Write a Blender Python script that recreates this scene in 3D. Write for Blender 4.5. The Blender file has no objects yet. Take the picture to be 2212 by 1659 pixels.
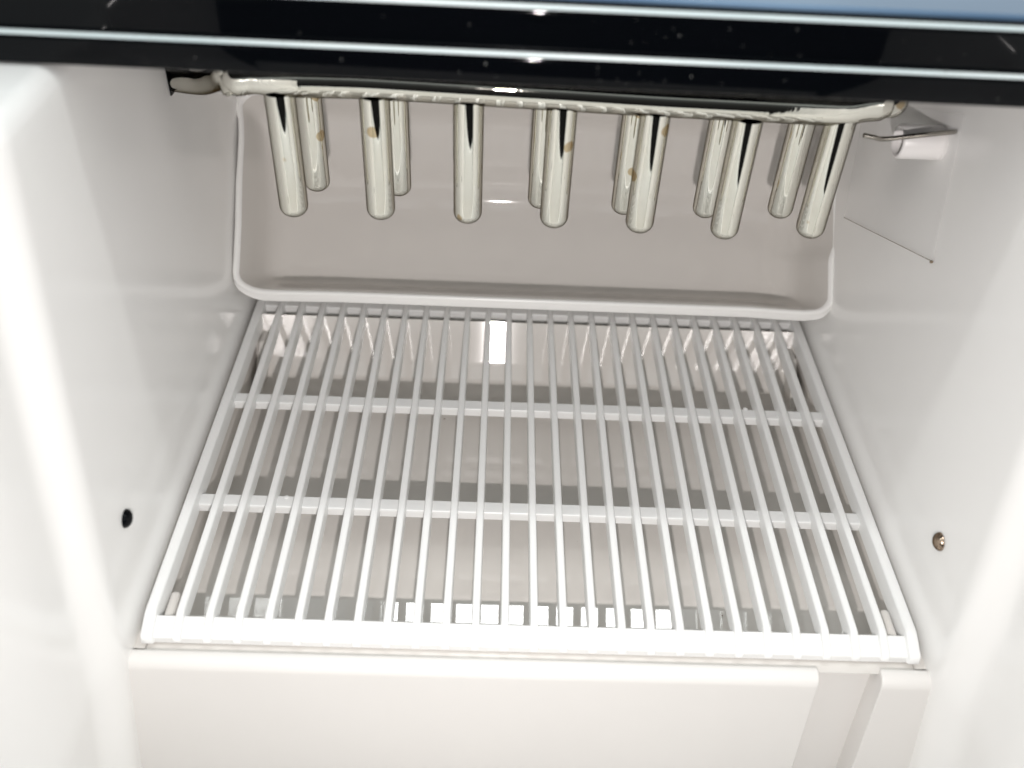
import bpy, bmesh, math, random
from mathutils import Vector, Matrix, Quaternion
random.seed(7)
S = bpy.context.scene
COL = S.collection
# ------------------------------------------------------------------ camera
# metres; X right, Y into the cabinet, Z up; the top of the slatted grate lies at z = 0
CAM = Vector((-0.01354809, -0.13960859, 0.21164589))
FW = Vector((0.02149717, 0.75526368, -0.65506843))
RT = Vector((0.99921581, 0.00556093, 0.03920245))
UP = Vector((-0.03325098, 0.65539748, 0.75455187))
cd = bpy.data.cameras.new('camera')
cam = bpy.data.objects.new('camera', cd)
COL.objects.link(cam)
cam.matrix_world = Matrix(((RT.x, UP.x, -FW.x, CAM.x), (RT.y, UP.y, -FW.y, CAM.y), (RT.z, UP.z, -FW.z, CAM.z), (0, 0, 0, 1)))
cd.sensor_width = 36.0
cd.lens = 36.0 * 2000.0 / 2212.0
cd.clip_start = 0.005
cd.clip_end = 100
cd.dof.use_dof = True
cd.dof.focus_distance = 0.285
cd.dof.aperture_fstop = cd.lens / 3.5
S.camera = cam

def at(px, py, p0, n):
    """the point of the real plane (p0, n) that the photograph shows at px, py (2212 px wide measure)"""
    d = FW + RT * ((px - 1106.0) / 2000.0) - UP * ((py - 829.5) / 2000.0)
    n = Vector(n)
    return CAM + d * ((Vector(p0) - CAM).dot(n) / d.dot(n))
def atz(px, py, z): return at(px, py, (0, 0, z), (0, 0, 1))
def aty(px, py, y): return at(px, py, (0, y, 0), (0, 1, 0))
def atx(px, py, x): return at(px, py, (x, 0, 0), (1, 0, 0))

# ------------------------------------------------------------------ world (a bright hall, dimmer below)
w = bpy.data.worlds.new("World"); S.world = w; w.use_nodes = True
nt = w.node_tree; nt.nodes.clear()
o_ = nt.nodes.new('ShaderNodeOutputWorld'); bg = nt.nodes.new('ShaderNodeBackground')
tc = nt.nodes.new('ShaderNodeTexCoord'); sx = nt.nodes.new('ShaderNodeSeparateXYZ')
cr = nt.nodes.new('ShaderNodeValToRGB'); mr = nt.nodes.new('ShaderNodeMapRange')
mr.inputs[1].default_value = -1; mr.inputs[2].default_value = 1
nt.links.new(tc.outputs['Generated'], sx.inputs[0]); nt.links.new(sx.outputs['Z'], mr.inputs[0])
nt.links.new(mr.outputs[0], cr.inputs[0]); nt.links.new(cr.outputs[0], bg.inputs[0]); nt.links.new(bg.outputs[0], o_.inputs[0])
e = cr.color_ramp.elements
e[0].position = 0.30; e[0].color = (0.10, 0.10, 0.10, 1)
e[1].position = 0.62; e[1].color = (0.46, 0.49, 0.49, 1)
x_ = cr.color_ramp.elements.new(0.48); x_.color = (0.20, 0.20, 0.20, 1)
bg.inputs[1].default_value = 1.56
# the hall is dim on the side the photographer stands on
m1 = nt.nodes.new('ShaderNodeMapRange'); m1.interpolation_type = 'SMOOTHSTEP'
m1.inputs[1].default_value = -0.75; m1.inputs[2].default_value = 0.15; m1.inputs[3].default_value = 0.06; m1.inputs[4].default_value = 1.0
mz = nt.nodes.new('ShaderNodeMath'); mz.operation = 'MULTIPLY_ADD'; mz.inputs[1].default_value = 1.3
nt.links.new(sx.outputs['Z'], mz.inputs[0]); nt.links.new(sx.outputs['Y'], mz.inputs[2]); nt.links.new(mz.outputs[0], m1.inputs[0])
ml = nt.nodes.new('ShaderNodeMix'); ml.data_type = 'RGBA'; ml.blend_type = 'MULTIPLY'; ml.inputs[0].default_value = 1.0
nt.links.new(cr.outputs[0], ml.inputs[6]); nt.links.new(m1.outputs[0], ml.inputs[7]); nt.links.new(ml.outputs[2], bg.inputs[0])

# ------------------------------------------------------------------ lamps of the hall
def area(name, loc, target, sx_, sy_, power, color):
    l = bpy.data.lights.new(name, 'AREA'); l.shape = 'RECTANGLE'; l.size = sx_; l.size_y = sy_; l.energy = power; l.color = color
    ob = bpy.data.objects.new(name, l); COL.objects.link(ob)
    z = (Vector(loc) - Vector(target)).normalized(); x = Vector((1, 0, 0)); y = z.cross(x).normalized()
    ob.matrix_world = Matrix(((x.x, y.x, z.x, loc[0]), (x.y, y.y, z.y, loc[1]), (x.z, y.z, z.z, loc[2]), (0, 0, 0, 1)))
    return ob
for cx_ in (-1.1, 0.08, 1.26):                      # a row of ceiling panels over the machine
    area('ceiling_panel_lamp', (cx_, 0.047, 1.55), (cx_, 0.047, 0.0), 0.55, 0.10, 3.8, (0.97, 1.0, 0.985))
pl = bpy.data.lights.new('phone_lamp', 'SPOT'); pl.energy = 2.05; pl.color = (1.0, 0.94, 0.915); pl.shadow_soft_size = 0.003
pl.spot_size = math.radians(106); pl.spot_blend = 1.0
po = bpy.data.objects.new('phone_lamp', pl); COL.objects.link(po); po.location = (-0.0115, -0.185, 0.165)
po.rotation_euler = (Vector((0, 0.15, 0.03)) - po.location).to_track_quat('-Z', 'Y').to_euler()

S.view_settings.view_transform = 'Standard'; S.view_settings.look = 'None'
S.view_settings.exposure = 0.12; S.view_settings.gamma = 1.0
S.cycles.max_bounces = 14; S.cycles.diffuse_bounces = 8; S.cycles.glossy_bounces = 6
S.cycles.caustics_reflective = False; S.cycles.caustics_refractive = False

# ------------------------------------------------------------------ materials
def new_mat(name):
    m = bpy.data.materials.new(name); m.use_nodes = True
    return m, m.node_tree, m.node_tree.nodes['Principled BSDF']
def plastic(name, col, rough=0.22, specks=0.0, wave=0.015, tint=0.03, coat=0.0):
    m, t, b = new_mat(name); N = t.nodes; L = t.links
    tc = N.new('ShaderNodeTexCoord')
    n1 = N.new('ShaderNodeTexNoise'); n1.inputs['Scale'].default_value = 22; n1.inputs['Detail'].default_value = 3
    L.new(tc.outputs['Object'], n1.inputs['Vector'])
    mx = N.new('ShaderNodeMix'); mx.data_type = 'RGBA'
    mx.inputs[6].default_value = (*[c * (1 - tint) for c in col], 1); mx.inputs[7].default_value = (*[min(1, c * (1 + tint)) for c in col], 1)
    L.new(n1.outputs['Fac'], mx.inputs[0])
    src = mx.outputs[2]
    if specks > 0:
        v = N.new('ShaderNodeTexVoronoi'); v.inputs['Scale'].default_value = 130
        L.new(tc.outputs['Object'], v.inputs['Vector'])
        ms = N.new('ShaderNodeMath'); ms.operation = 'LESS_THAN'; ms.inputs[1].default_value = 0.045
        L.new(v.outputs['Distance'], ms.inputs[0])
        sc = N.new('ShaderNodeSeparateColor'); L.new(v.outputs['Color'], sc.inputs[0])
        m2 = N.new('ShaderNodeMath'); m2.operation = 'LESS_THAN'; m2.inputs[1].default_value = specks
        L.new(sc.outputs[0], m2.inputs[0])
        m3 = N.new('ShaderNodeMath'); m3.operation = 'MULTIPLY'; L.new(ms.outputs[0], m3.inputs[0]); L.new(m2.outputs[0], m3.inputs[1])
        m4 = N.new('ShaderNodeMix'); m4.data_type = 'RGBA'; m4.inputs[7].default_value = (0.16, 0.13, 0.10, 1)
        L.new(m3.outputs[0], m4.inputs[0]); L.new(src, m4.inputs[6]); src = m4.outputs[2]
    L.new(src, b.inputs['Base Color'])
    n2 = N.new('ShaderNodeTexNoise'); n2.inputs['Scale'].default_value = 60; n2.inputs['Detail'].default_value = 2
    L.new(tc.outputs['Object'], n2.inputs['Vector'])
    r = N.new('ShaderNodeMapRange'); r.inputs[3].default_value = rough; r.inputs[4].default_value = rough
    L.new(n2.outputs['Fac'], r.inputs[0]); L.new(r.outputs[0], b.inputs['Roughness'])
    n3 = N.new('ShaderNodeTexNoise'); n3.inputs['Scale'].default_value = 35; n3.inputs['Detail'].default_value = 1
    L.new(tc.outputs['Object'], n3.inputs['Vector'])
    bp = N.new('ShaderNodeBump'); bp.inputs['Strength'].default_value = 1.0; bp.inputs['Distance'].default_value = wave * 0.01
    L.new(n3.outputs['Fac'], bp.inputs['Height'])
    if wave >= 0.05: L.new(bp.outputs[0], b.inputs['Normal'])
    b.inputs['IOR'].default_value = 1.5
    if coat: b.inputs['Coat Weight'].default_value = coat; b.inputs['Coat Roughness'].default_value = 0.05
    return m
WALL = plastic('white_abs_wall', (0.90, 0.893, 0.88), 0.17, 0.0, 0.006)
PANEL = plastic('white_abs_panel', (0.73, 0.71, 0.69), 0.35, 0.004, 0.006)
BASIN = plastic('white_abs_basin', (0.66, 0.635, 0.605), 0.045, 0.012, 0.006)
GRATE = plastic('white_grate_plastic', (0.83, 0.835, 0.83), 0.26, 0.0, 0.006)
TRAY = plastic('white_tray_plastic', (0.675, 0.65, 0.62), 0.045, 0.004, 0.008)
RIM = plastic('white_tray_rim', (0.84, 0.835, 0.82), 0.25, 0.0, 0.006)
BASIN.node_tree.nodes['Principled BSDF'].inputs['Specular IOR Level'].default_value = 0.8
BLACK = plastic('black_gloss_plastic', (0.0018, 0.0023, 0.0032), 0.04, 0.0, 0.004)
BLACK.node_tree.nodes['Principled BSDF'].inputs['Specular IOR Level'].default_value = 0.13
PEG = plastic('white_peg_plastic', (0.82, 0.80, 0.79), 0.3)

def metal(name, col, rough, stains=True):
    m, t, b = new_mat(name); N = t.nodes; L = t.links
    b.inputs['Metallic'].default_value = 1.0
    tc = N.new('ShaderNodeTexCoord'); oi = N.new('ShaderNodeObjectInfo')
    add = N.new('ShaderNodeVectorMath'); add.operation = 'ADD'
    sc_ = N.new('ShaderNodeMath'); sc_.operation = 'MULTIPLY'; sc_.inputs[1].default_value = 3.7
    L.new(oi.outputs['Random'], sc_.inputs[0])
    L.new(tc.outputs['Object'], add.inputs[0]); L.new(sc_.outputs[0], add.inputs[1])
    n1 = N.new('ShaderNodeTexNoise'); n1.inputs['Scale'].default_value = 90; n1.inputs['Detail'].default_value = 4
    L.new(add.outputs[0], n1.inputs['Vector'])
    mx = N.new('ShaderNodeMix'); mx.data_type = 'RGBA'
    mx.inputs[6].default_value = (*col, 1); mx.inputs[7].default_value = (col[0] * 0.93, col[1] * 0.90, col[2] * 0.84, 1)
    L.new(n1.outputs['Fac'], mx.inputs[0]); src = mx.outputs[2]
    if stains:
        v = N.new('ShaderNodeTexVoronoi'); v.inputs['Scale'].default_value = 150
        L.new(add.outputs[0], v.inputs['Vector'])
        n4 = N.new('ShaderNodeTexNoise'); n4.inputs['Scale'].default_value = 500; L.new(add.outputs[0], n4.inputs['Vector'])
        ad = N.new('ShaderNodeMath'); ad.operation = 'MULTIPLY_ADD'; ad.inputs[1].default_value = 0.16; L.new(n4.outputs['Fac'], ad.inputs[0]); L.new(v.outputs['Distance'], ad.inputs[2])
        rr = N.new('ShaderNodeMapRange'); rr.inputs[1].default_value = 0.31; rr.inputs[2].default_value = 0.36; rr.inputs[3].default_value = 1; rr.inputs[4].default_value = 0
        L.new(ad.outputs[0], rr.inputs[0])
        scn = N.new('ShaderNodeSeparateColor'); L.new(v.outputs['Color'], scn.inputs[0])
        lt = N.new('ShaderNodeMath'); lt.operation = 'LESS_THAN'; lt.inputs[1].default_value = 0.22; L.new(scn.outputs[0], lt.inputs[0])
        mu = N.new('ShaderNodeMath'); mu.operation = 'MULTIPLY'; L.new(rr.outputs[0], mu.inputs[0]); L.new(lt.outputs[0], mu.inputs[1])
        mx2 = N.new('ShaderNodeMix'); mx2.data_type = 'RGBA'; mx2.inputs[7].default_value = (0.60, 0.49, 0.32, 1)
        L.new(mu.outputs[0], mx2.inputs[0]); L.new(src, mx2.inputs[6]); src = mx2.outputs[2]
    L.new(src, b.inputs['Base Color'])
    b.inputs['Roughness'].default_value = rough
    b.inputs['Specular Tint'].default_value = (0.04, 0.02, 0.0, 1)
    n3 = N.new('ShaderNodeTexNoise'); n3.inputs['Scale'].default_value = 260; n3.inputs['Detail'].default_value = 2
    mp = N.new('ShaderNodeMapping'); mp.inputs['Scale'].default_value = (1, 1, 0.15)
    L.new(add.outputs[0], mp.inputs[0]); L.new(mp.outputs[0], n3.inputs['Vector'])
    bp = N.new('ShaderNodeBump'); bp.inputs['Strength'].default_value = 1.0; bp.inputs['Distance'].default_value = 0.00005
    L.new(n3.outputs['Fac'], bp.inputs['Height']); L.new(bp.outputs[0], b.inputs['Normal'])
    return m
NICKEL = metal('nickel_plating', (0.89, 0.89, 0.835), 0.03)
STEEL = metal('steel_wire', (0.42, 0.40, 0.37), 0.12, False)
BRONZE = metal('bronze_screw', (0.42, 0.33, 0.26), 0.22, False)
m, t, b = new_mat('clear_film'); FILM = m
b.inputs['Base Color'].default_value = (0.9, 0.9, 0.9, 1); b.inputs['Roughness'].default_value = 0.05; b.inputs['Alpha'].default_value = 0.10
m, t, b = new_mat('lid_top_blue_reflection'); BLUE = m  # blue reflection on the lid's glossy top, put into the base colour
b.inputs['Roughness'].default_value = 0.08
n = t.nodes.new('ShaderNodeTexNoise'); n.inputs['Scale'].default_value = 14; n.inputs['Detail'].default_value = 1
tcn = t.nodes.new('ShaderNodeTexCoord'); t.links.new(tcn.outputs['Object'], n.inputs['Vector'])
rmp = t.nodes.new('ShaderNodeValToRGB'); rmp.color_ramp.elements[0].position = 0.35; rmp.color_ramp.elements[1].position = 0.65
rmp.color_ramp.elements[0].color = (0.09, 0.16, 0.26, 1); rmp.color_ramp.elements[1].color = (0.19, 0.29, 0.41, 1)
t.links.new(n.outputs['Fac'], rmp.inputs[0]); t.links.new(rmp.outputs[0], b.inputs['Base Color'])
m, t, b = new_mat('dirt'); DIRT = m
b.inputs['Roughness'].default_value = 0.8
n = t.nodes.new('ShaderNodeTexNoise'); n.inputs['Scale'].default_value = 300
rmp = t.nodes.new('ShaderNodeValToRGB'); rmp.color_ramp.elements[0].color = (0.07, 0.055, 0.04, 1); rmp.color_ramp.elements[1].color = (0.30, 0.22, 0.14, 1)
t.links.new(n.outputs['Fac'], rmp.inputs[0]); t.links.new(rmp.outputs[0], b.inputs['Base Color'])

# ------------------------------------------------------------------ object helpers
def thing(name, label, cat, loc=(0, 0, 0), group=None):
    o = bpy.data.objects.new(name, None); COL.objects.link(o); o.location = loc
    o.empty_display_size = 0.02
    o['label'] = label; o['category'] = cat
    if group: o['group'] = group
    return o
def mesh(name, verts, faces, mat, parent=None, smooth=True, bevel=0, seg=3, loc=None, angle=40, label=None):
    me = bpy.data.meshes.new(name)
    off = Vector(parent.location) if parent is not None and parent.type == 'EMPTY' else Vector((0, 0, 0))
    L0 = Vector(loc) if loc else Vector((0, 0, 0))
    me.from_pydata([tuple(Vector(v) - L0) for v in verts], [], faces); me.materials.append(mat)
    bm = bmesh.new(); bm.from_mesh(me); bmesh.ops.recalc_face_normals(bm, faces=bm.faces); bm.to_mesh(me); bm.free()
    if smooth:
        me.polygons.foreach_set('use_smooth', [True] * len(me.polygons))
    ob = bpy.data.objects.new(name, me); COL.objects.link(ob)
    if parent: ob.parent = parent
    ob.location = L0 - off
    if bevel:
        md = ob.modifiers.new('bevel', 'BEVEL'); md.width = bevel; md.segments = seg; md.limit_method = 'ANGLE'; md.angle_limit = math.radians(38)
    if smooth: me.set_sharp_from_angle(angle=math.radians(angle))
    if label: ob['label'] = label
    return ob
def prism(poly, x0, x1, axis='x'):
    """extrude a closed polygon of (y, z) along x"""
    n = len(poly)
    v = [(x0, a, b) for a, b in poly] + [(x1, a, b) for a, b in poly]
    f = [tuple(range(n - 1, -1, -1)), tuple(range(n, 2 * n))] + [(i, (i + 1) % n, n + (i + 1) % n, n + i) for i in range(n)]
    return v, f
def box(x0, x1, y0, y1, z0, z1):
    return prism([(y0, z0), (y1, z0), (y1, z1), (y0, z1)], x0, x1)
def strip(prof, x0, x1, nx=2):
    """open sheet: profile of (y, z) swept along x"""
    v = []; f = []
    for i in range(nx):
        x = x0 + (x1 - x0) * i / (nx - 1)
        v += [(x, a, b) for a, b in prof]
    n = len(prof)
    for i in range(nx - 1):
        for j in range(n - 1):
            f.append((i * n + j, i * n + j + 1, (i + 1) * n + j + 1, (i + 1) * n + j))
    return v, f
def grid(rows):
    v = [p for r in rows for p in r]; n = len(rows[0]); f = []
    for i in range(len(rows) - 1):
        for j in range(n - 1):
            f.append((i * n + j, i * n + j + 1, (i + 1) * n + j + 1, (i + 1) * n + j))
    return v, f
def tube(path, radii, nseg=24, cap=True, squash=1.0):
    """lofted tube along a path; radii per point; squash = height factor"""
    P = [Vector(p) for p in path]; v = []; f = []
    for i, p in enumerate(P):
        t_ = (P[min(i + 1, len(P) - 1)] - P[max(i - 1, 0)]).normalized()
        ref = Vector((0, 0, 1)) if abs(t_.z) < 0.9 else Vector((0, 1, 0))
        a = t_.cross(ref).normalized(); b_ = a.cross(t_).normalized()
        r = radii[i] if isinstance(radii, (list, tuple)) else radii
        for k in range(nseg):
            th = 2 * math.pi * k / nseg
            v.append(p + a * (r * math.cos(th)) + b_ * (r * squash * math.sin(th)))
    for i in range(len(P) - 1):
        for k in range(nseg):
            k2 = (k + 1) % nseg
            f.append((i * nseg + k, i * nseg + k2, (i + 1) * nseg + k2, (i + 1) * nseg + k))
    if cap:
        f.append(tuple(range(nseg - 1, -1, -1))); f.append(tuple((len(P) - 1) * nseg + k for k in range(nseg)))
    return v, f
def smoothstep(a, b_, x):
    t_ = max(0, min(1, (x - a) / (b_ - a))); return t_ * t_ * (3 - 2 * t_)

XW = 0.106           # inner faces of the side walls
DECK = 0.132
# ------------------------------------------------------------------ housing
H = thing('ice_maker_housing', 'white plastic inner housing of the ice maker with side walls, basin and lower front panel', 'ice maker', (0, 0, -0.1))
def side_wall(sg):
    zs = [-0.13 + 0.258 * i / 60 for i in range(61)]          # up to 0.128
    prof = [(0, z) for z in zs]
    R = 0.0045
    for k in range(1, 9):
        a = math.pi / 2 * k / 8
        prof.append((R * (1 - math.cos(a)), 0.1275 + R * math.sin(a)))
    prof += [(0.02, DECK), (0.10, DECK)]
    ys = [-0.088, -0.08, -0.07] + [-0.06 + 0.0015 * i for i in range(74)] + [0.06, 0.08, 0.10, 0.12, 0.14, 0.16, 0.18, 0.21]
    rows = []
    for dx, z in prof:
        r = []
        for y in ys:
            yc = -0.0065 + 0.21 * z
            st = (1 - smoothstep(yc - 0.012, yc + 0.002, y)) * 0.0042
            st += (1 - smoothstep(yc - 0.09, yc - 0.02, y)) * 0.006 + max(0, -z) * 0.09
            r.append((sg * (XW + dx + st), y, z))
        rows.append(r)
    v, f = grid(rows)
    return mesh('side_wall', v, f, WALL, H, angle=180)
wl = side_wall(-1); wr = side_wall(1)
v, f = strip([(0.205, 0.16), (0.205, 0.01), (0.200, -0.02), (0.2, -0.1)], -0.1065, 0.1065); mesh('back_wall', v, f, WALL, H)

# basin under the grate: floor, ramp at the back, walls; one moulded shell
XB = 0.1035
def fil(pts, r, n=6):
    """round the inner corners of an open polyline"""
    out = [pts[0]]
    for i in range(1, len(pts) - 1):
        a, b_, c = Vector(pts[i - 1]), Vector(pts[i]), Vector(pts[i + 1])
        u, w_ = (a - b_).normalized(), (c - b_).normalized()
        rr = min(r, (a - b_).length * 0.45, (c - b_).length * 0.45)
        p, q_ = b_ + u * rr, b_ + w_ * rr
        for k in range(n + 1):
            t_ = k / n; out.append(tuple((1 - t_) ** 2 * p + 2 * t_ * (1 - t_) * b_ + t_ * t_ * q_))
    out.append(pts[-1]); return out
bp_ = fil([(-0.0015, -0.0074), (0.0068, -0.0074), (0.0095, -0.0210), (0.0165, -0.0236), (0.0280, -0.0200), (0.1285, -0.0205), (0.1325, -0.0160)], 0.0014, 4)
for k in range(1, 9):
    t_ = k / 8; bw = 0.0001 * 4 * t_ * (1 - t_)
    bp_.append((0.1325 + 0.0094 * t_ + bw * 0.84, -0.0160 + 0.0144 * t_ - bw * 0.54))
bp_ += [(0.1440, -0.0060), (0.2045, -0.0060)]
bq = [bp_[0]]
for a, b_ in zip(bp_[:-1], bp_[1:]):
    A_, B_ = Vector(a), Vector(b_); l_ = (B_ - A_).length
    if l_ > 0.003: bq += [tuple(A_ + (B_ - A_) * (0.0003 / l_)), tuple(B_ - (B_ - A_) * (0.0003 / l_))]
    bq.append(b_)
v, f = strip(bq, -XB, XB, 2)
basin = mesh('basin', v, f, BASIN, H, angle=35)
for sg in (-1, 1):
    v, f = grid([[(sg * XB, 0.0, -0.03), (sg * XB, 0.205, -0.03)], [(sg * XB, 0.0, -0.0078), (sg * XB, 0.205, -0.0078)],
                 [(sg * (XB + 0.0004), 0.0, -0.0070), (sg * (XB + 0.0004), 0.205, -0.0070)], [(sg * 0.1070, 0.0, -0.0068), (sg * 0.1070, 0.205, -0.0068)]])
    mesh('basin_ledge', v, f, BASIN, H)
    # locating tab near the front and stepped post near the ramp
    ta = atz(362, 1272, -0.0025) if sg < 0 else atz(1917, 1312, -0.0025); tb = atz(346, 1330, -0.0025) if sg < 0 else atz(1934, 1372, -0.0025)
    xt = sg * 0.0990
    v, f = box(xt - 0.0013, xt + 0.0013, tb.y - 0.002, ta.y, -0.0205, -0.0028)
    mesh('locating_tab', v, f, BASIN, H, bevel=0.0012)
    p = [(0.1180, -0.021), (0.1395, -0.021), (0.1440, -0.0075), (0.1310, -0.0062), (0.1235, -0.0125)]
    v, f = prism(p, sg * 0.1000 - 0.0012, sg * 0.1000 + 0.0012)
    mesh('support_rib', v, f, BASIN, H, bevel=0.0006)

# lower front panel with the drain channel
def panel(x0, x1):
    y = lambda z: -0.0040 + 0.16 * (z + 0.005)
    poly = [(-0.0008, -0.0062), (-0.0010, -0.0059)]
    for k in range(9):
        a = math.pi / 2 * k / 8; poly.append((-0.0016 - 0.0036 * math.sin(a), -0.0058 - 0.0040 * (1 - math.cos(a))))
    poly += [(-0.0052 - 0.16 * 0.12, -0.13), (0.012, -0.13), (0.012, -0.0085), (-0.0008, -0.0085)]
    v, f = prism(poly, x0, x1)
    return mesh('front_panel', v, f, PANEL, H, bevel=0.0011, seg=3)
panel(-0.1115, 0.0765); panel(0.0935, 0.1115)
cp = [(0.0096, -0.0082), (-0.0005, -0.0086), (-0.0020, -0.0100), (-0.0030, -0.013), (-0.0040, -0.02), (-0.006, -0.04), (-0.02, -0.13)]
cp = [(0.0096, -0.0083), (0.0035, -0.0087), (0.0022, -0.0098), (0.0016, -0.013), (-0.0155, -0.13)]
v, f = strip(fil(cp, 0.002, 4), 0.074, 0.096); mesh('drain_channel', v, f, PANEL, H)

# front wall of the well, unseen; its slope is set to brighten what the rods mirror
v, f = prism([(-0.1070, -0.004), (-0.1045, -0.004), (-0.040, -0.085), (-0.040, -0.089), (-0.1070, -0.012)], -0.1165, 0.1165)
v = [(x, y, z + (0.0165 - 0.15 * (x + 0.07) if z > -0.02 else 0)) for x, y, z in v]
mesh('well_front_wall', v, f, WALL, H, bevel=0.0008)
# screws in the side walls
def dome(center, axis, r, h, n=20, m_=6):
    c = Vector(center); a = Vector(axis).normalized(); u = a.orthogonal().normalized(); w_ = a.cross(u); v = []; f = []
    v += [c - a * 0.0006 + (u * math.cos(2 * math.pi * k / n) + w_ * math.sin(2 * math.pi * k / n)) * r for k in range(n)]
    for j in range(m_):
        t_ = math.pi / 2 * j / m_
        v += [c + a * (h * math.sin(t_)) + (u * math.cos(2 * math.pi * k / n) + w_ * math.sin(2 * math.pi * k / n)) * (r * math.cos(t_)) for k in range(n)]
    v.append(c + a * h); top = len(v) - 1
    for j in range(m_):
        for k in range(n): f.append((j * n + k, j * n + (k + 1) % n, (j + 1) * n + (k + 1) % n, (j + 1) * n + k))
    for k in range(n): f.append((m_ * n + k, m_ * n + (k + 1) % n, top))
    return v, f
p = atx(271, 1120, -XW); v, f = dome(p, (1, 0, 0), 0.0025, 0.0017)
mesh('screw', v, f, BLACK, H, label='black screw cap in the left side wall')
p = atx(2031, 1170, XW); v, f = dome(p, (-1, 0, 0), 0.0025, 0.0018)
mesh('screw', v, f, BRONZE, H, label='bronze screw head in the right side wall')

# dark slot in the left wall where the tube leaves
v, f = box(-0.1062, -0.1056, 0.1080, 0.1260, 0.0992, 0.1250); mesh('tube_slot', v, f, BLACK, H, smooth=False)

# hollow peg on the right wall
pc = aty(1938, 305, 0.094)
def ring_tube(x0, x1, y, z, ro, ri, n=32):
    v = []; f = []
    prof = [(x1, ro), (x0 + 0.0006, ro), (x0 + 0.0001, ro - 0.0004), (x0, (ro + ri) / 2), (x0 + 0.0001, ri + 0.0003), (x0 + 0.0006, ri), (x1 - 0.001, ri)]
    for x, r in prof:
        v += [(x, y + r * math.cos(2 * math.pi * k / n), z + r * math.sin(2 * math.pi * k / n)) for k in range(n)]
    for j in range(len(prof) - 1):
        for k in range(n): f.append((j * n + k, j * n + (k + 1) % n, (j + 1) * n + (k + 1) % n, (j + 1) * n + k))
    return v, f
v, f = ring_tube(pc.x, 0.1065, pc.y, pc.z, 0.0046, 0.0033); mesh('hollow_peg', v, f, PEG, H, angle=60)

# ------------------------------------------------------------------ slatted grate
G = thing('slatted_grate', 'white plastic slatted grate lying over the basin', 'grate', (0, 0.075, -0.008))
HW = 0.1048
def slat(xc, wtop, wbot, h, name='slat', zb=None):
    sec = []
    for k in range(9):                                   # rounded crown
        a = math.pi * k / 8
        c_, s_ = math.cos(a), math.sin(a); sec.append((wtop / 2 * math.copysign(abs(c_) ** 0.6, c_), -0.0007 + 0.0007 * s_ ** 0.8 if s_ > 1e-6 else -0.0007))
    sec = [(wbot / 2, -h)] + sec + [(-wbot / 2, -h)]
    st = [(0.1525, 0, 1), (0.0078, 0, 1), (0.0066, -0.00025, 1), (0.0028, -0.0018, 1), (0.0015, -0.0024, 1.0), (0.0009, -0.0030, 0.93), (0.0006, -0.0038, 0.8)]
    v = []; f = []; n = len(sec)
    for y, dz, s in st:
        for x, z in sec: v.append((xc + x * s, y, max(z * s + dz, -h - 0.0015) if z > -h + 1e-6 else -h))
    for i in range(len(st) - 1):
        for j in range(n):
            f.append((i * n + j, i * n + (j + 1) % n, (i + 1) * n + (j + 1) % n, (i + 1) * n + j))
    f.append(tuple(range(n))); f.append(tuple((len(st) - 1) * n + k for k in range(n - 1, -1, -1)))
    return v, f
pitch = 2 * (HW - 0.0019) / 26
v, f = slat(0, 0.0021, 0.0025, 0.0044)
proto = mesh('slat', v, f, GRATE, G, angle=50)
for i in range(1, 26):
    o = proto if i == 1 else proto.copy()
    if i > 1: COL.objects.link(o); o.parent = G
    o.location = Vector((-HW + 0.0019 + pitch * i, 0, 0)) - Vector(G.location)
for sg in (-1, 1):
    v, f = slat(sg * (HW - 0.0019), 0.0031, 0.0036, 0.0055); mesh('side_rail', v, f, GRATE, G, angle=50)
for y0, y1 in ((0.0945, 0.0990), (0.0480, 0.0525)):
    v, f = box(-HW + 0.003, HW - 0.003, y0, y1, -0.0068, -0.0034); mesh('crossbar', v, f, GRATE, G, bevel=0.0004)
v, f = prism([(0.0072, -0.0019), (0.0016, -0.0041), (0.0018, -0.0070), (0.0060, -0.0072), (0.0072, -0.0070)], -HW + 0.0012, HW - 0.0012)
mesh('front_rail', v, f, GRATE, G, bevel=0.0004)
v, f = box(-HW + 0.002, HW - 0.002, 0.1478, 0.1540, -0.0058, -0.0018); mesh('rear_rail', v, f, GRATE, G, bevel=0.0004)
for px, py in ((619, 1074), (1610, 883)):
    p = atz(px, py, -0.0034); v, f = dome(p, (0, 0, 1), 0.0008, 0.0002, 14, 3)
    mesh('moulding_mark', v, f, GRATE, G)

# ------------------------------------------------------------------ water tray
T = thing('water_tray', 'white plastic water tray tipped back behind the cooling rods', 'tray', (0, 0.15, 0.02))
TN = Vector((0, -0.756, 0.655)).normalized(); TU = Vector((0, 0.655, 0.756)).normalized()
T0 = aty(1106, 655, 0.1250)
def tp(px, py, dep=0.0):      # a point of the rim plane, dep metres behind it
    return at(px, py, T0, TN) - TN * dep
outer = [(560, 196), (525, 196), (508, 208), (507, 224), (509, 240), (513, 256), (514, 285), (513, 315), (511, 350), (508, 389), (507, 430), (506, 486), (503, 550), (501, 585), (503, 602), (512, 615), (527, 625), (545, 633), (566, 637), (600, 638), (729, 640)]
inner = [(570, 204), (545, 204), (530, 214), (522, 226), (523, 240), (525, 258), (526, 285), (526, 304), (524, 340), (522, 380), (521, 430), (520, 486), (517, 550), (515, 590), (518, 600), (524, 607), (533, 613), (546, 619), (566, 623), (600, 625), (729, 628)]
def line(a, b_, n): return [(a[0] + (b_[0] - a[0]) * i / n, a[1] + (b_[1] - a[1]) * i / n) for i in range(1, n)]
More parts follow.
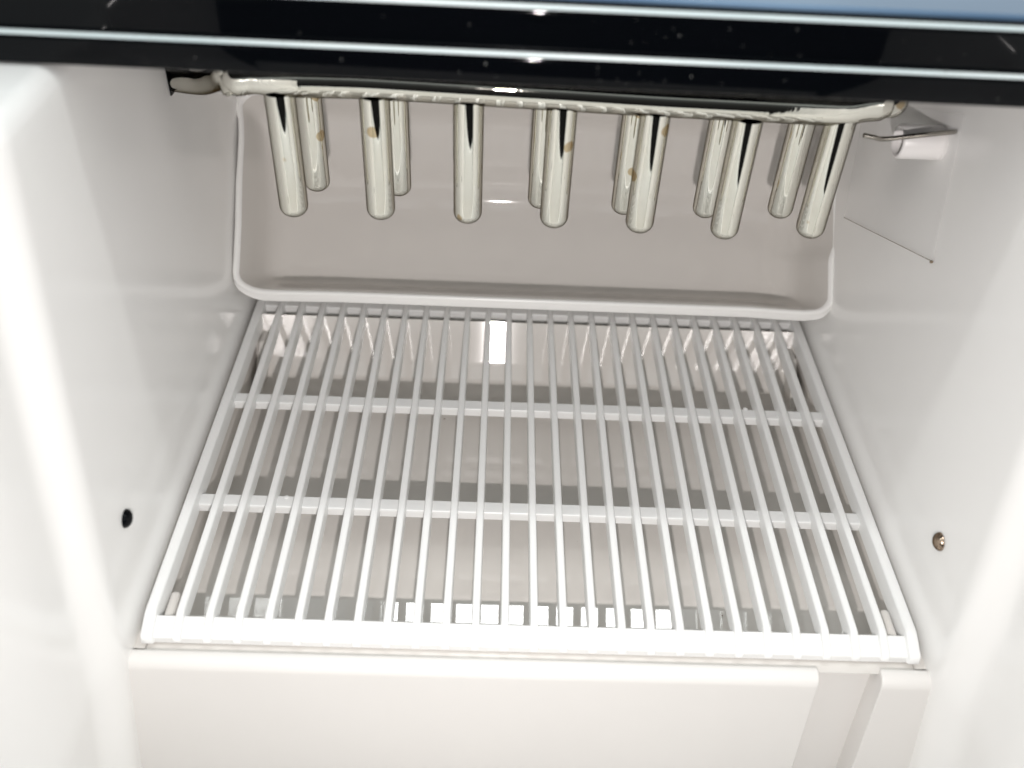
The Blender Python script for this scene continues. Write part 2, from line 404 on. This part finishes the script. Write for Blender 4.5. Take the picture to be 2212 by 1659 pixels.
ro_b = [(1620, 673), (1700, 679), (1745, 681), (1771, 679), (1783, 675), (1792, 668), (1799, 659), (1804, 648), (1805, 620), (1805, 590), (1805, 566), (1806, 557), (1811, 547), (1815, 536), (1815, 520), (1815, 486), (1815, 430), (1815, 360), (1818, 330), (1826, 305), (1834, 285), (1836, 262), (1826, 250), (1800, 248)]
ri_b = [(1620, 661), (1700, 667), (1738, 669), (1762, 668), (1772, 665), (1780, 660), (1786, 653), (1790, 646), (1791, 620), (1791, 590), (1791, 570), (1792, 558), (1796, 545), (1801, 532), (1802, 520), (1802, 486), (1802, 430), (1801, 380), (1802, 345), (1806, 320), (1812, 300), (1815, 282), (1810, 268), (1795, 264)]
outer += line(outer[-1], ro_b[0], 14) + ro_b + line(ro_b[-1], outer[0], 20)
inner += line(inner[-1], ri_b[0], 14) + ri_b + line(ri_b[-1], inner[0], 20)
n = len(outer); assert len(inner) == n
ctr = T0 + TU * 0.034
def inplane(P):
    d = P - ctr; return d.x, d.dot(TU)
O = [inplane(tp(*q_)) for q_ in outer]; I = [inplane(tp(*q_)) for q_ in inner]
def P3(x, u, dep): return ctr + Vector((1, 0, 0)) * x + TU * u - TN * dep
v = []; rings = []
def addring(L_, dep, fn=None):
    rings.append(len(v))
    for x, u in L_:
        v.append(P3(x, u, dep if fn is None else dep + fn(x, u)))
def mixr(t_): return [(a[0] * (1 - t_) + b_[0] * t_, a[1] * (1 - t_) + b_[1] * t_) for a, b_ in zip(O, I)]
def shrink(L_, hx, lo, up, vx=None):
    out = []
    for x, u in L_:
        sxx = 1 - hx / 0.1; 
        out.append((x * sxx, u + (lo if u < 0 else -up) * min(1, abs(u) / 0.030)))
    return out
# outer skin -> bead -> inner skin -> bowl
addring([(x, u - 0.0003 * 0) for x, u in shrink(O, 0.002, 0.004, 0.004)], 0.018)
lipo = shrink(O, 0.0004, 0.0, 0.0)
lipo2 = [(x * 0.994, u - (0.0019 if u < -0.028 else 0)) for x, u in O]
addring(lipo2, 0.0026)
addring([(x * 0.998, u - (0.0017 if u < -0.028 else 0)) for x, u in O], 0.0019)
addring([(x, u - (0.0003 if u < -0.028 else 0)) for x, u in O], 0.0012)
addring(O, 0.0007)
addring(mixr(0.22), 0.0001)
addring(mixr(0.5), 0.0)
addring(mixr(0.80), 0.0002)
addring(I, 0.0010)
bowl = [(0.004, 0.0008, 0.0010, 0.0004), (0.010, 0.0020, 0.0025, 0.001), (0.0165, 0.0034, 0.0042, 0.002), (0.0200, 0.0050, 0.0052, 0.003),
        (0.0222, 0.0074, 0.0066, 0.005), (0.0236, 0.0105, 0.0090, 0.008), (0.0243, 0.0150, 0.0130, 0.012), (0.0246, 0.0220, 0.0200, 0.018)]
bowl = [(a * 1.22, b_ , c * 0.9, d_) for a, b_, c, d_ in bowl]
for dep, hx, lo, up in bowl:
    addring(shrink(I, hx, lo, up), 0, lambda x, u, dep=dep: dep * (1 - 0.55 * smoothstep(0.004, 0.034, u) ))
f = []
for i in range(len(rings) - 1):
    a, b_ = rings[i], rings[i + 1]
    for k in range(n): f.append((a + k, a + (k + 1) % n, b_ + (k + 1) % n, b_ + k))
# back of the bowl: bridge left half to right half
last = rings[-1]
nb = 20                                               # first index of the bottom run
c_ = len(v); L_ = shrink(I, bowl[-1][1], bowl[-1][2], bowl[-1][3])
# shrinking rings towards the middle line keep the back face smooth
prev = last
for s in (0.75, 0.5, 0.25):
    st = len(v)
    for x, u in L_:
        v.append(P3(x * 0.5 + x * 0.5 * s, u * s + 0.0005, 0.0302 * (1 - 0.55 * smoothstep(0.004, 0.034, u * s))))
    for k in range(n): f.append((prev + k, prev + (k + 1) % n, st + (k + 1) % n, st + k))
    prev = st
# split: rim strip and bowl are two parts
nrim = 8 * n
rim_faces = [q_ for q_ in f[:nrim]]
used = sorted({i for q_ in rim_faces for i in q_}); mp_ = {a: i for i, a in enumerate(used)}
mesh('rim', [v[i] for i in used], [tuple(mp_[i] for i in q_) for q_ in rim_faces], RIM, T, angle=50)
bf = f[nrim:]
# close the centre strip with quads between mirrored vertices of the last ring
st = prev
mid = []
# nearest partner fill
half = n // 2
bf.append(tuple(st + k for k in range(n)))
used = sorted({i for q_ in bf for i in q_}); mp_ = {a: i for i, a in enumerate(used)}
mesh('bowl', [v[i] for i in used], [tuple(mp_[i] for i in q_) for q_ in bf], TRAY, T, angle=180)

# ------------------------------------------------------------------ evaporator with its cooling rods
E_ = thing('evaporator', 'nickel plated evaporator tube with hanging cooling rods under the black lid', 'evaporator', (0, 0.09, 0.107))
YF, YR = 0.090, 0.1240
def curve(pts, n=8):
    P = [Vector(p) for p in pts]; out = []
    for i in range(len(P) - 1):
        p0 = P[max(i - 1, 0)]; p1 = P[i]; p2 = P[i + 1]; p3 = P[min(i + 2, len(P) - 1)]
        for k in range(n):
            t_ = k / n
            out.append(0.5 * ((2 * p1) + (-p0 + p2) * t_ + (2 * p0 - 5 * p1 + 4 * p2 - p3) * t_ ** 2 + (-p0 + 3 * p1 - 3 * p2 + p3) * t_ ** 3))
    out.append(P[-1]); return out
pth = [(-0.0838, 0.0915, 0.1122, 0.0030), (-0.0815, 0.0905, 0.1122, 0.0040)]
for px, py, r in ((545, 203, .0038), (585, 206, .0043), (648, 209, .0049), (730, 211, .0050), (817, 214, .0049), (1017, 226, .0049), (1213, 238, .0050), (1412, 250, .0049), (1607, 260, .0049), (1760, 268, .0049), (1820, 269, .0048)):
    p = aty(px, py, YF - 0.002); pth.append((p.x, YF, p.z + r * 0.85, r))
pth += [(0.0805, YF, 0.1128, 0.0047), (0.0842, YF, 0.1132, 0.0046), (0.0866, YF, 0.1138, 0.0036), (0.0874, YF, 0.1140, 0.0020)]
cp = curve([p[:3] for p in pth], 6)
rad = []
for i in range(len(pth) - 1):
    for k in range(6): rad.append(pth[i][3] * (1 - k / 6) + pth[i + 1][3] * k / 6)
rad.append(pth[-1][3])
v, f = tube(cp, rad, 32); mesh('front_tube', v, f, NICKEL, E_, loc=(0, YF, 0.11), angle=60)
cp = curve([(-0.0835, 0.0915, 0.1118), (-0.0850, 0.0925, 0.1122), (-0.0885, 0.097, 0.1095), (-0.0950, 0.104, 0.1050), (-0.1020, 0.1095, 0.1028), (-0.1062, 0.1120, 0.1022)], 6)
v, f = tube(cp, 0.0031, 24); mesh('tube_end', v, f, NICKEL, E_, loc=(-0.09, 0.1, 0.11), angle=60)
v, f = tube(curve([(-0.0848, 0.0915, 0.1150), (-0.0842, 0.0912, 0.1130), (-0.0832, 0.0902, 0.1105), (-0.0826, 0.0896, 0.1092), (-0.0824, 0.0894, 0.1086)], 4), [0.0022] * 4 + [0.0027] * 4 + [0.0028] * 4 + [0.0022] * 4 + [0.0009], 20)
mesh('weld_bead', v, f, NICKEL, E_, loc=(-0.084, 0.09, 0.11))
v, f = tube([(-0.078, YR, 0.1000), (0.0, YR, 0.0995), (0.082, YR, 0.0985)], 0.0048, 24); mesh('rear_tube', v, f, NICKEL, E_, loc=(0, YR, 0.1))
v, f = tube(curve([(0.0860, YF, 0.1122), (0.0890, YF + 0.001, 0.1122), (0.0905, 0.096, 0.114), (0.089, 0.11, 0.112), (0.082, YR, 0.0985)], 6), 0.0028, 20); mesh('return_bend', v, f, NICKEL, E_, loc=(0.088, 0.1, 0.11))
def rod_mesh(L_, r, neck=True):
    prof = []
    rb = 0.0030
    for k in range(7):
        a = math.pi / 2 * k / 6
        prof.append((r - rb + rb * math.sin(a) if k else 0.0002, rb - rb * math.cos(a)))
    prof[0] = (0.00001, 0); prof.insert(1, (r - rb, 0.0))
    prof += [(r, L_ * 0.5), (r, L_ + 0.002)]
    v = []; f = []; n_ = 40
    for rr, z in prof: v += [(rr * math.cos(2 * math.pi * k / n_), rr * math.sin(2 * math.pi * k / n_), z) for k in range(n_)]
    for j in range(len(prof) - 1):
        for k in range(n_): f.append((j * n_ + k, j * n_ + (k + 1) % n_, (j + 1) * n_ + (k + 1) % n_, (j + 1) * n_ + k))
    return v, f
v, f = rod_mesh(0.0342, 0.0040)
rp = mesh('cooling_rod', v, f, NICKEL, E_, angle=50)
first = True
for i, px in enumerate([637, 825, 1010, 1200, 1383, 1563, 1745]):
    o = rp if first else rp.copy()
    if not first: COL.objects.link(o); o.parent = E_
    first = False
    py = [462, 468, 476, 486, 497, 510, 508][i]
    p = aty(px, py, YF)
    o.location = Vector((-0.0710 + 0.02447 * i, YF, p.z)) - Vector(E_.location)
    o.rotation_euler = (0, 0, random.uniform(-3, 3))
v, f = rod_mesh(0.036, 0.0040)
rq = mesh('cooling_rod', v, f, NICKEL, E_, angle=50); first = True
for i in range(7):
    o = rq if first else rq.copy()
    if not first: COL.objects.link(o); o.parent = E_
    first = False
    px = [687, 862, 1012, 1166, 1345, 1520, 1681][i]; py = [408, 418, 432, 445, 458, 465, 466][i]
    p = aty(px, py, YR)
    o.location = Vector((p.x, YR, p.z)) - Vector(E_.location)
    o.rotation_euler = (0, 0, random.uniform(-3, 3))

# ------------------------------------------------------------------ ice level wire and clear film
W_ = thing('sensor_wire', 'thin bent steel sensor wire crossing in front of the hollow peg', 'wire', (0.1065, 0.088, 0.107))
cp = curve([aty(1866, 292, 0.086), aty(1890, 297, 0.086), aty(1912, 300, 0.0865), aty(1990, 292, 0.087), aty(2070, 284, 0.088)], 6)
v, f = tube(cp, 0.00062, 12); mesh('wire', v, f, STEEL, W_)
p0 = aty(2062, 308, 0.088); v, f = tube([aty(2068, 284, 0.0882), p0], 0.00022, 8); mesh('wire_tail', v, f, STEEL, W_)
q4 = [atx(1823, 470, 0.1050), atx(2011, 564, 0.1050), atx(2080, 247, 0.1050)]
q4.append(q4[0] + (q4[2] - q4[1]))
v = [p for p in q4] + [p + Vector((0.0004, 0, 0)) for p in q4]
f = [(0, 1, 2, 3), (7, 6, 5, 4)] + [(i, (i + 1) % 4, 4 + (i + 1) % 4, 4 + i) for i in range(4)]
o = mesh('clear_film', v, f, FILM, None, smooth=False)
film = o
eg = []
a0, a1 = q4[0], q4[1]; dz = Vector((0, 0, 1)).cross(Vector((1, 0, 0)))
up_ = (q4[2] - q4[1]).normalized() * 0.00010; xo = Vector((-0.00012, 0, 0))
v = [a0 + xo, a1 + xo, a1 + xo + up_, a0 + xo + up_, a0 - xo, a1 - xo, a1 - xo + up_, a0 - xo + up_]
f = [(0, 1, 2, 3), (4, 7, 6, 5), (0, 4, 5, 1), (3, 2, 6, 7), (1, 5, 6, 2), (0, 3, 7, 4)]
mesh('dirty_edge', v, f, DIRT, film, smooth=False)
v, f = dome(q4[1] + xo - up_ * 2, (-1, 0, 0), 0.0004, 0.0002, 10, 3); mesh('dirt_spot', v, f, DIRT, film)
o['label'] = 'clear rectangular plastic film on the right side wall below the hollow peg'; o['category'] = 'film'

# ------------------------------------------------------------------ black lid
Lr = thing('black_lid', 'glossy black plastic lid edge lying across the top of the opening', 'lid', (0, 0.047, 0.132))
yl = 0.0470
def lidpoly():
    pts = [(yl + 0.0006, 0.1322), (yl, 0.1328)]
    return pts
x0, x1 = -0.26, 0.26
v, f = prism([(yl + 0.0004, 0.1322), (yl, 0.1330), (yl, 0.1382), (yl + 0.0012, 0.1394), (yl + 0.010, 0.1394), (yl + 0.012, 0.1322)], x0, x1)
mesh('front_lip', v, f, BLACK, Lr, bevel=0.0005, seg=3)
v, f = prism([(yl + 0.0018, 0.1390), (yl + 0.0018, 0.1472), (yl + 0.0034, 0.1486), (yl + 0.0145, 0.1486), (yl + 0.014, 0.1390)], x0, x1)
mesh('upper_fascia', v, f, BLACK, Lr, bevel=0.0005, seg=3)
v, f = box(-0.13, 0.13, 0.128, 0.2050, 0.1300, 0.1312); mesh('bay_bounce_panel', v, f, WALL, H, smooth=False)  # unseen white sheet, added to bounce light onto the back walls
v, f = box(x0, x1, yl + 0.0105, 0.26, 0.1332, 0.1385); mesh('underside', v, f, BLACK, Lr, smooth=False)
v, f = box(x0, x1, yl + 0.0050, 0.26, 0.1410, 0.1496); mesh('lid_top_sheet', v, f, BLUE, Lr, bevel=0.0006)  # top sheet of the lid, carries the painted blue reflection

m, t, b = new_mat('edge_highlight'); EDGE_GLINT = m  # highlight along the black lid's edges, put into a pale metal colour
b.inputs['Metallic'].default_value = 0.85; b.inputs['Roughness'].default_value = 0.5
n = t.nodes.new('ShaderNodeTexNoise'); n.inputs['Scale'].default_value = 400; tcn = t.nodes.new('ShaderNodeTexCoord'); mp_n = t.nodes.new('ShaderNodeMapping'); mp_n.inputs['Scale'].default_value = (0.04, 1, 1)
t.links.new(tcn.outputs['Object'], mp_n.inputs[0]); t.links.new(mp_n.outputs[0], n.inputs['Vector'])
rmp = t.nodes.new('ShaderNodeValToRGB'); rmp.color_ramp.elements[0].position = 0.3; rmp.color_ramp.elements[1].position = 0.7
rmp.color_ramp.elements[0].color = (0.60, 0.70, 0.72, 1); rmp.color_ramp.elements[1].color = (0.92, 0.97, 0.97, 1)
t.links.new(n.outputs['Fac'], rmp.inputs[0]); t.links.new(rmp.outputs[0], b.inputs['Base Color'])
for y0, z0 in ((yl, 0.1388), (yl + 0.0018, 0.1478)):
    v, f = prism([(y0 - 0.0002, z0 - 0.0004), (y0 + 0.0001, z0 - 0.0006), (y0 + 0.0014, z0 + 0.0007), (y0 + 0.0012, z0 + 0.0009), (y0 + 0.0007, z0 + 0.0008)], x0, x1)
    v = [(x, y0 + (y - y0) * 0.55, z0 + (z - z0) * 0.55) for x, y, z in v]; mesh('edge_highlight_strip', v, f, EDGE_GLINT, Lr)  # added strip that stands for the highlight on the lid edge
DUST, t, b = new_mat('pale_dust')
n = t.nodes.new('ShaderNodeTexNoise'); n.inputs['Scale'].default_value = 200
rmp = t.nodes.new('ShaderNodeValToRGB'); rmp.color_ramp.elements[0].color = (0.10, 0.11, 0.12, 1); rmp.color_ramp.elements[1].color = (0.55, 0.55, 0.50, 1)
t.links.new(n.outputs['Fac'], rmp.inputs[0]); t.links.new(rmp.outputs[0], b.inputs['Base Color'])
v = []; f = []
def fleck0(p, nrm, r):
    nrm = Vector(nrm).normalized(); a = nrm.orthogonal().normalized(); b_ = a.cross(nrm); s_ = len(v); kx = random.uniform(0.25, 1)
    th0 = random.random() * 6
    for k in range(6):
        th = th0 + math.pi * k / 3; v.append(p + nrm * 0.00004 + a * (math.cos(th) * r * kx) + b_ * (math.sin(th) * r * random.uniform(0.7, 1.2)))
    v.append(p + nrm * (0.00004 + r * 0.4))
    for k in range(6): f.append((s_ + k, s_ + (k + 1) % 6, s_ + 6))
for k in range(20):
    fleck0(Vector((random.gauss(0.0, 0.05), yl, random.uniform(0.1335, 0.1375))), (0, -1, 0), random.uniform(0.00006, 0.00018))
    fleck0(Vector((random.gauss(0.01, 0.05), yl + 0.0018, random.uniform(0.1402, 0.1465))), (0, -1, 0), random.uniform(0.00005, 0.00014))
for k in range(16):
    fleck0(Vector((random.uniform(-0.1, 0.1), yl + 0.0002, 0.1392)), (0, -1, 1), random.uniform(0.0001, 0.00022))
d = mesh('dust_flecks', v, f, DUST, Lr, smooth=False); d['kind'] = 'stuff'
Lr.rotation_euler = (0, 0, -0.0113); Lr.location.y -= 0.0007
# ------------------------------------------------------------------ crumbs of dirt on floor and panel
v = []; f = []
def fleck(p, nrm, r):
    nrm = Vector(nrm).normalized(); a = nrm.orthogonal().normalized(); b_ = a.cross(nrm); s = len(v); th0 = random.random() * 6
    kx = random.uniform(0.4, 1)
    for k in range(5):
        th = th0 + 2 * math.pi * k / 5; v.append(p + nrm * 0.00006 + (a * math.cos(th) * kx + b_ * math.sin(th)) * r * random.uniform(0.7, 1.2))
    v.append(p + nrm * (0.00006 + r * 0.6))
    for k in range(5): f.append((s + k, s + (k + 1) % 5, s + 5))
pn = Vector((0, -1, 0.16)).normalized(); pp = (0, -0.0040, -0.005)
for px, py, r in ((1105, 1521, 0.0005), (868, 1535, 0.0003), (1060, 1540, 0.0002), (1130, 1486, 0.0002), (1176, 1500, 0.00018), (1478, 1607, 0.0002)):
    fleck(at(px, py, pp, pn), pn, r)
for px, py, r in ((960, 905, .0004), (780, 895, .0003), (1020, 1165, .0002), (1247, 1170, .0003), (690, 1210, .0003), (920, 1195, .0002), (735, 880, .0004), (1240, 1130, .0002), (1560, 1330, .0003), (1650, 1345, .0003), (1700, 1340, .0002), (1380, 1300, .0002)):
    fleck(atz(px, py, -0.0203), (0, 0, 1), r)
d = mesh('dirt_flecks', v, f, DIRT, H, smooth=False); d['kind'] = 'stuff'
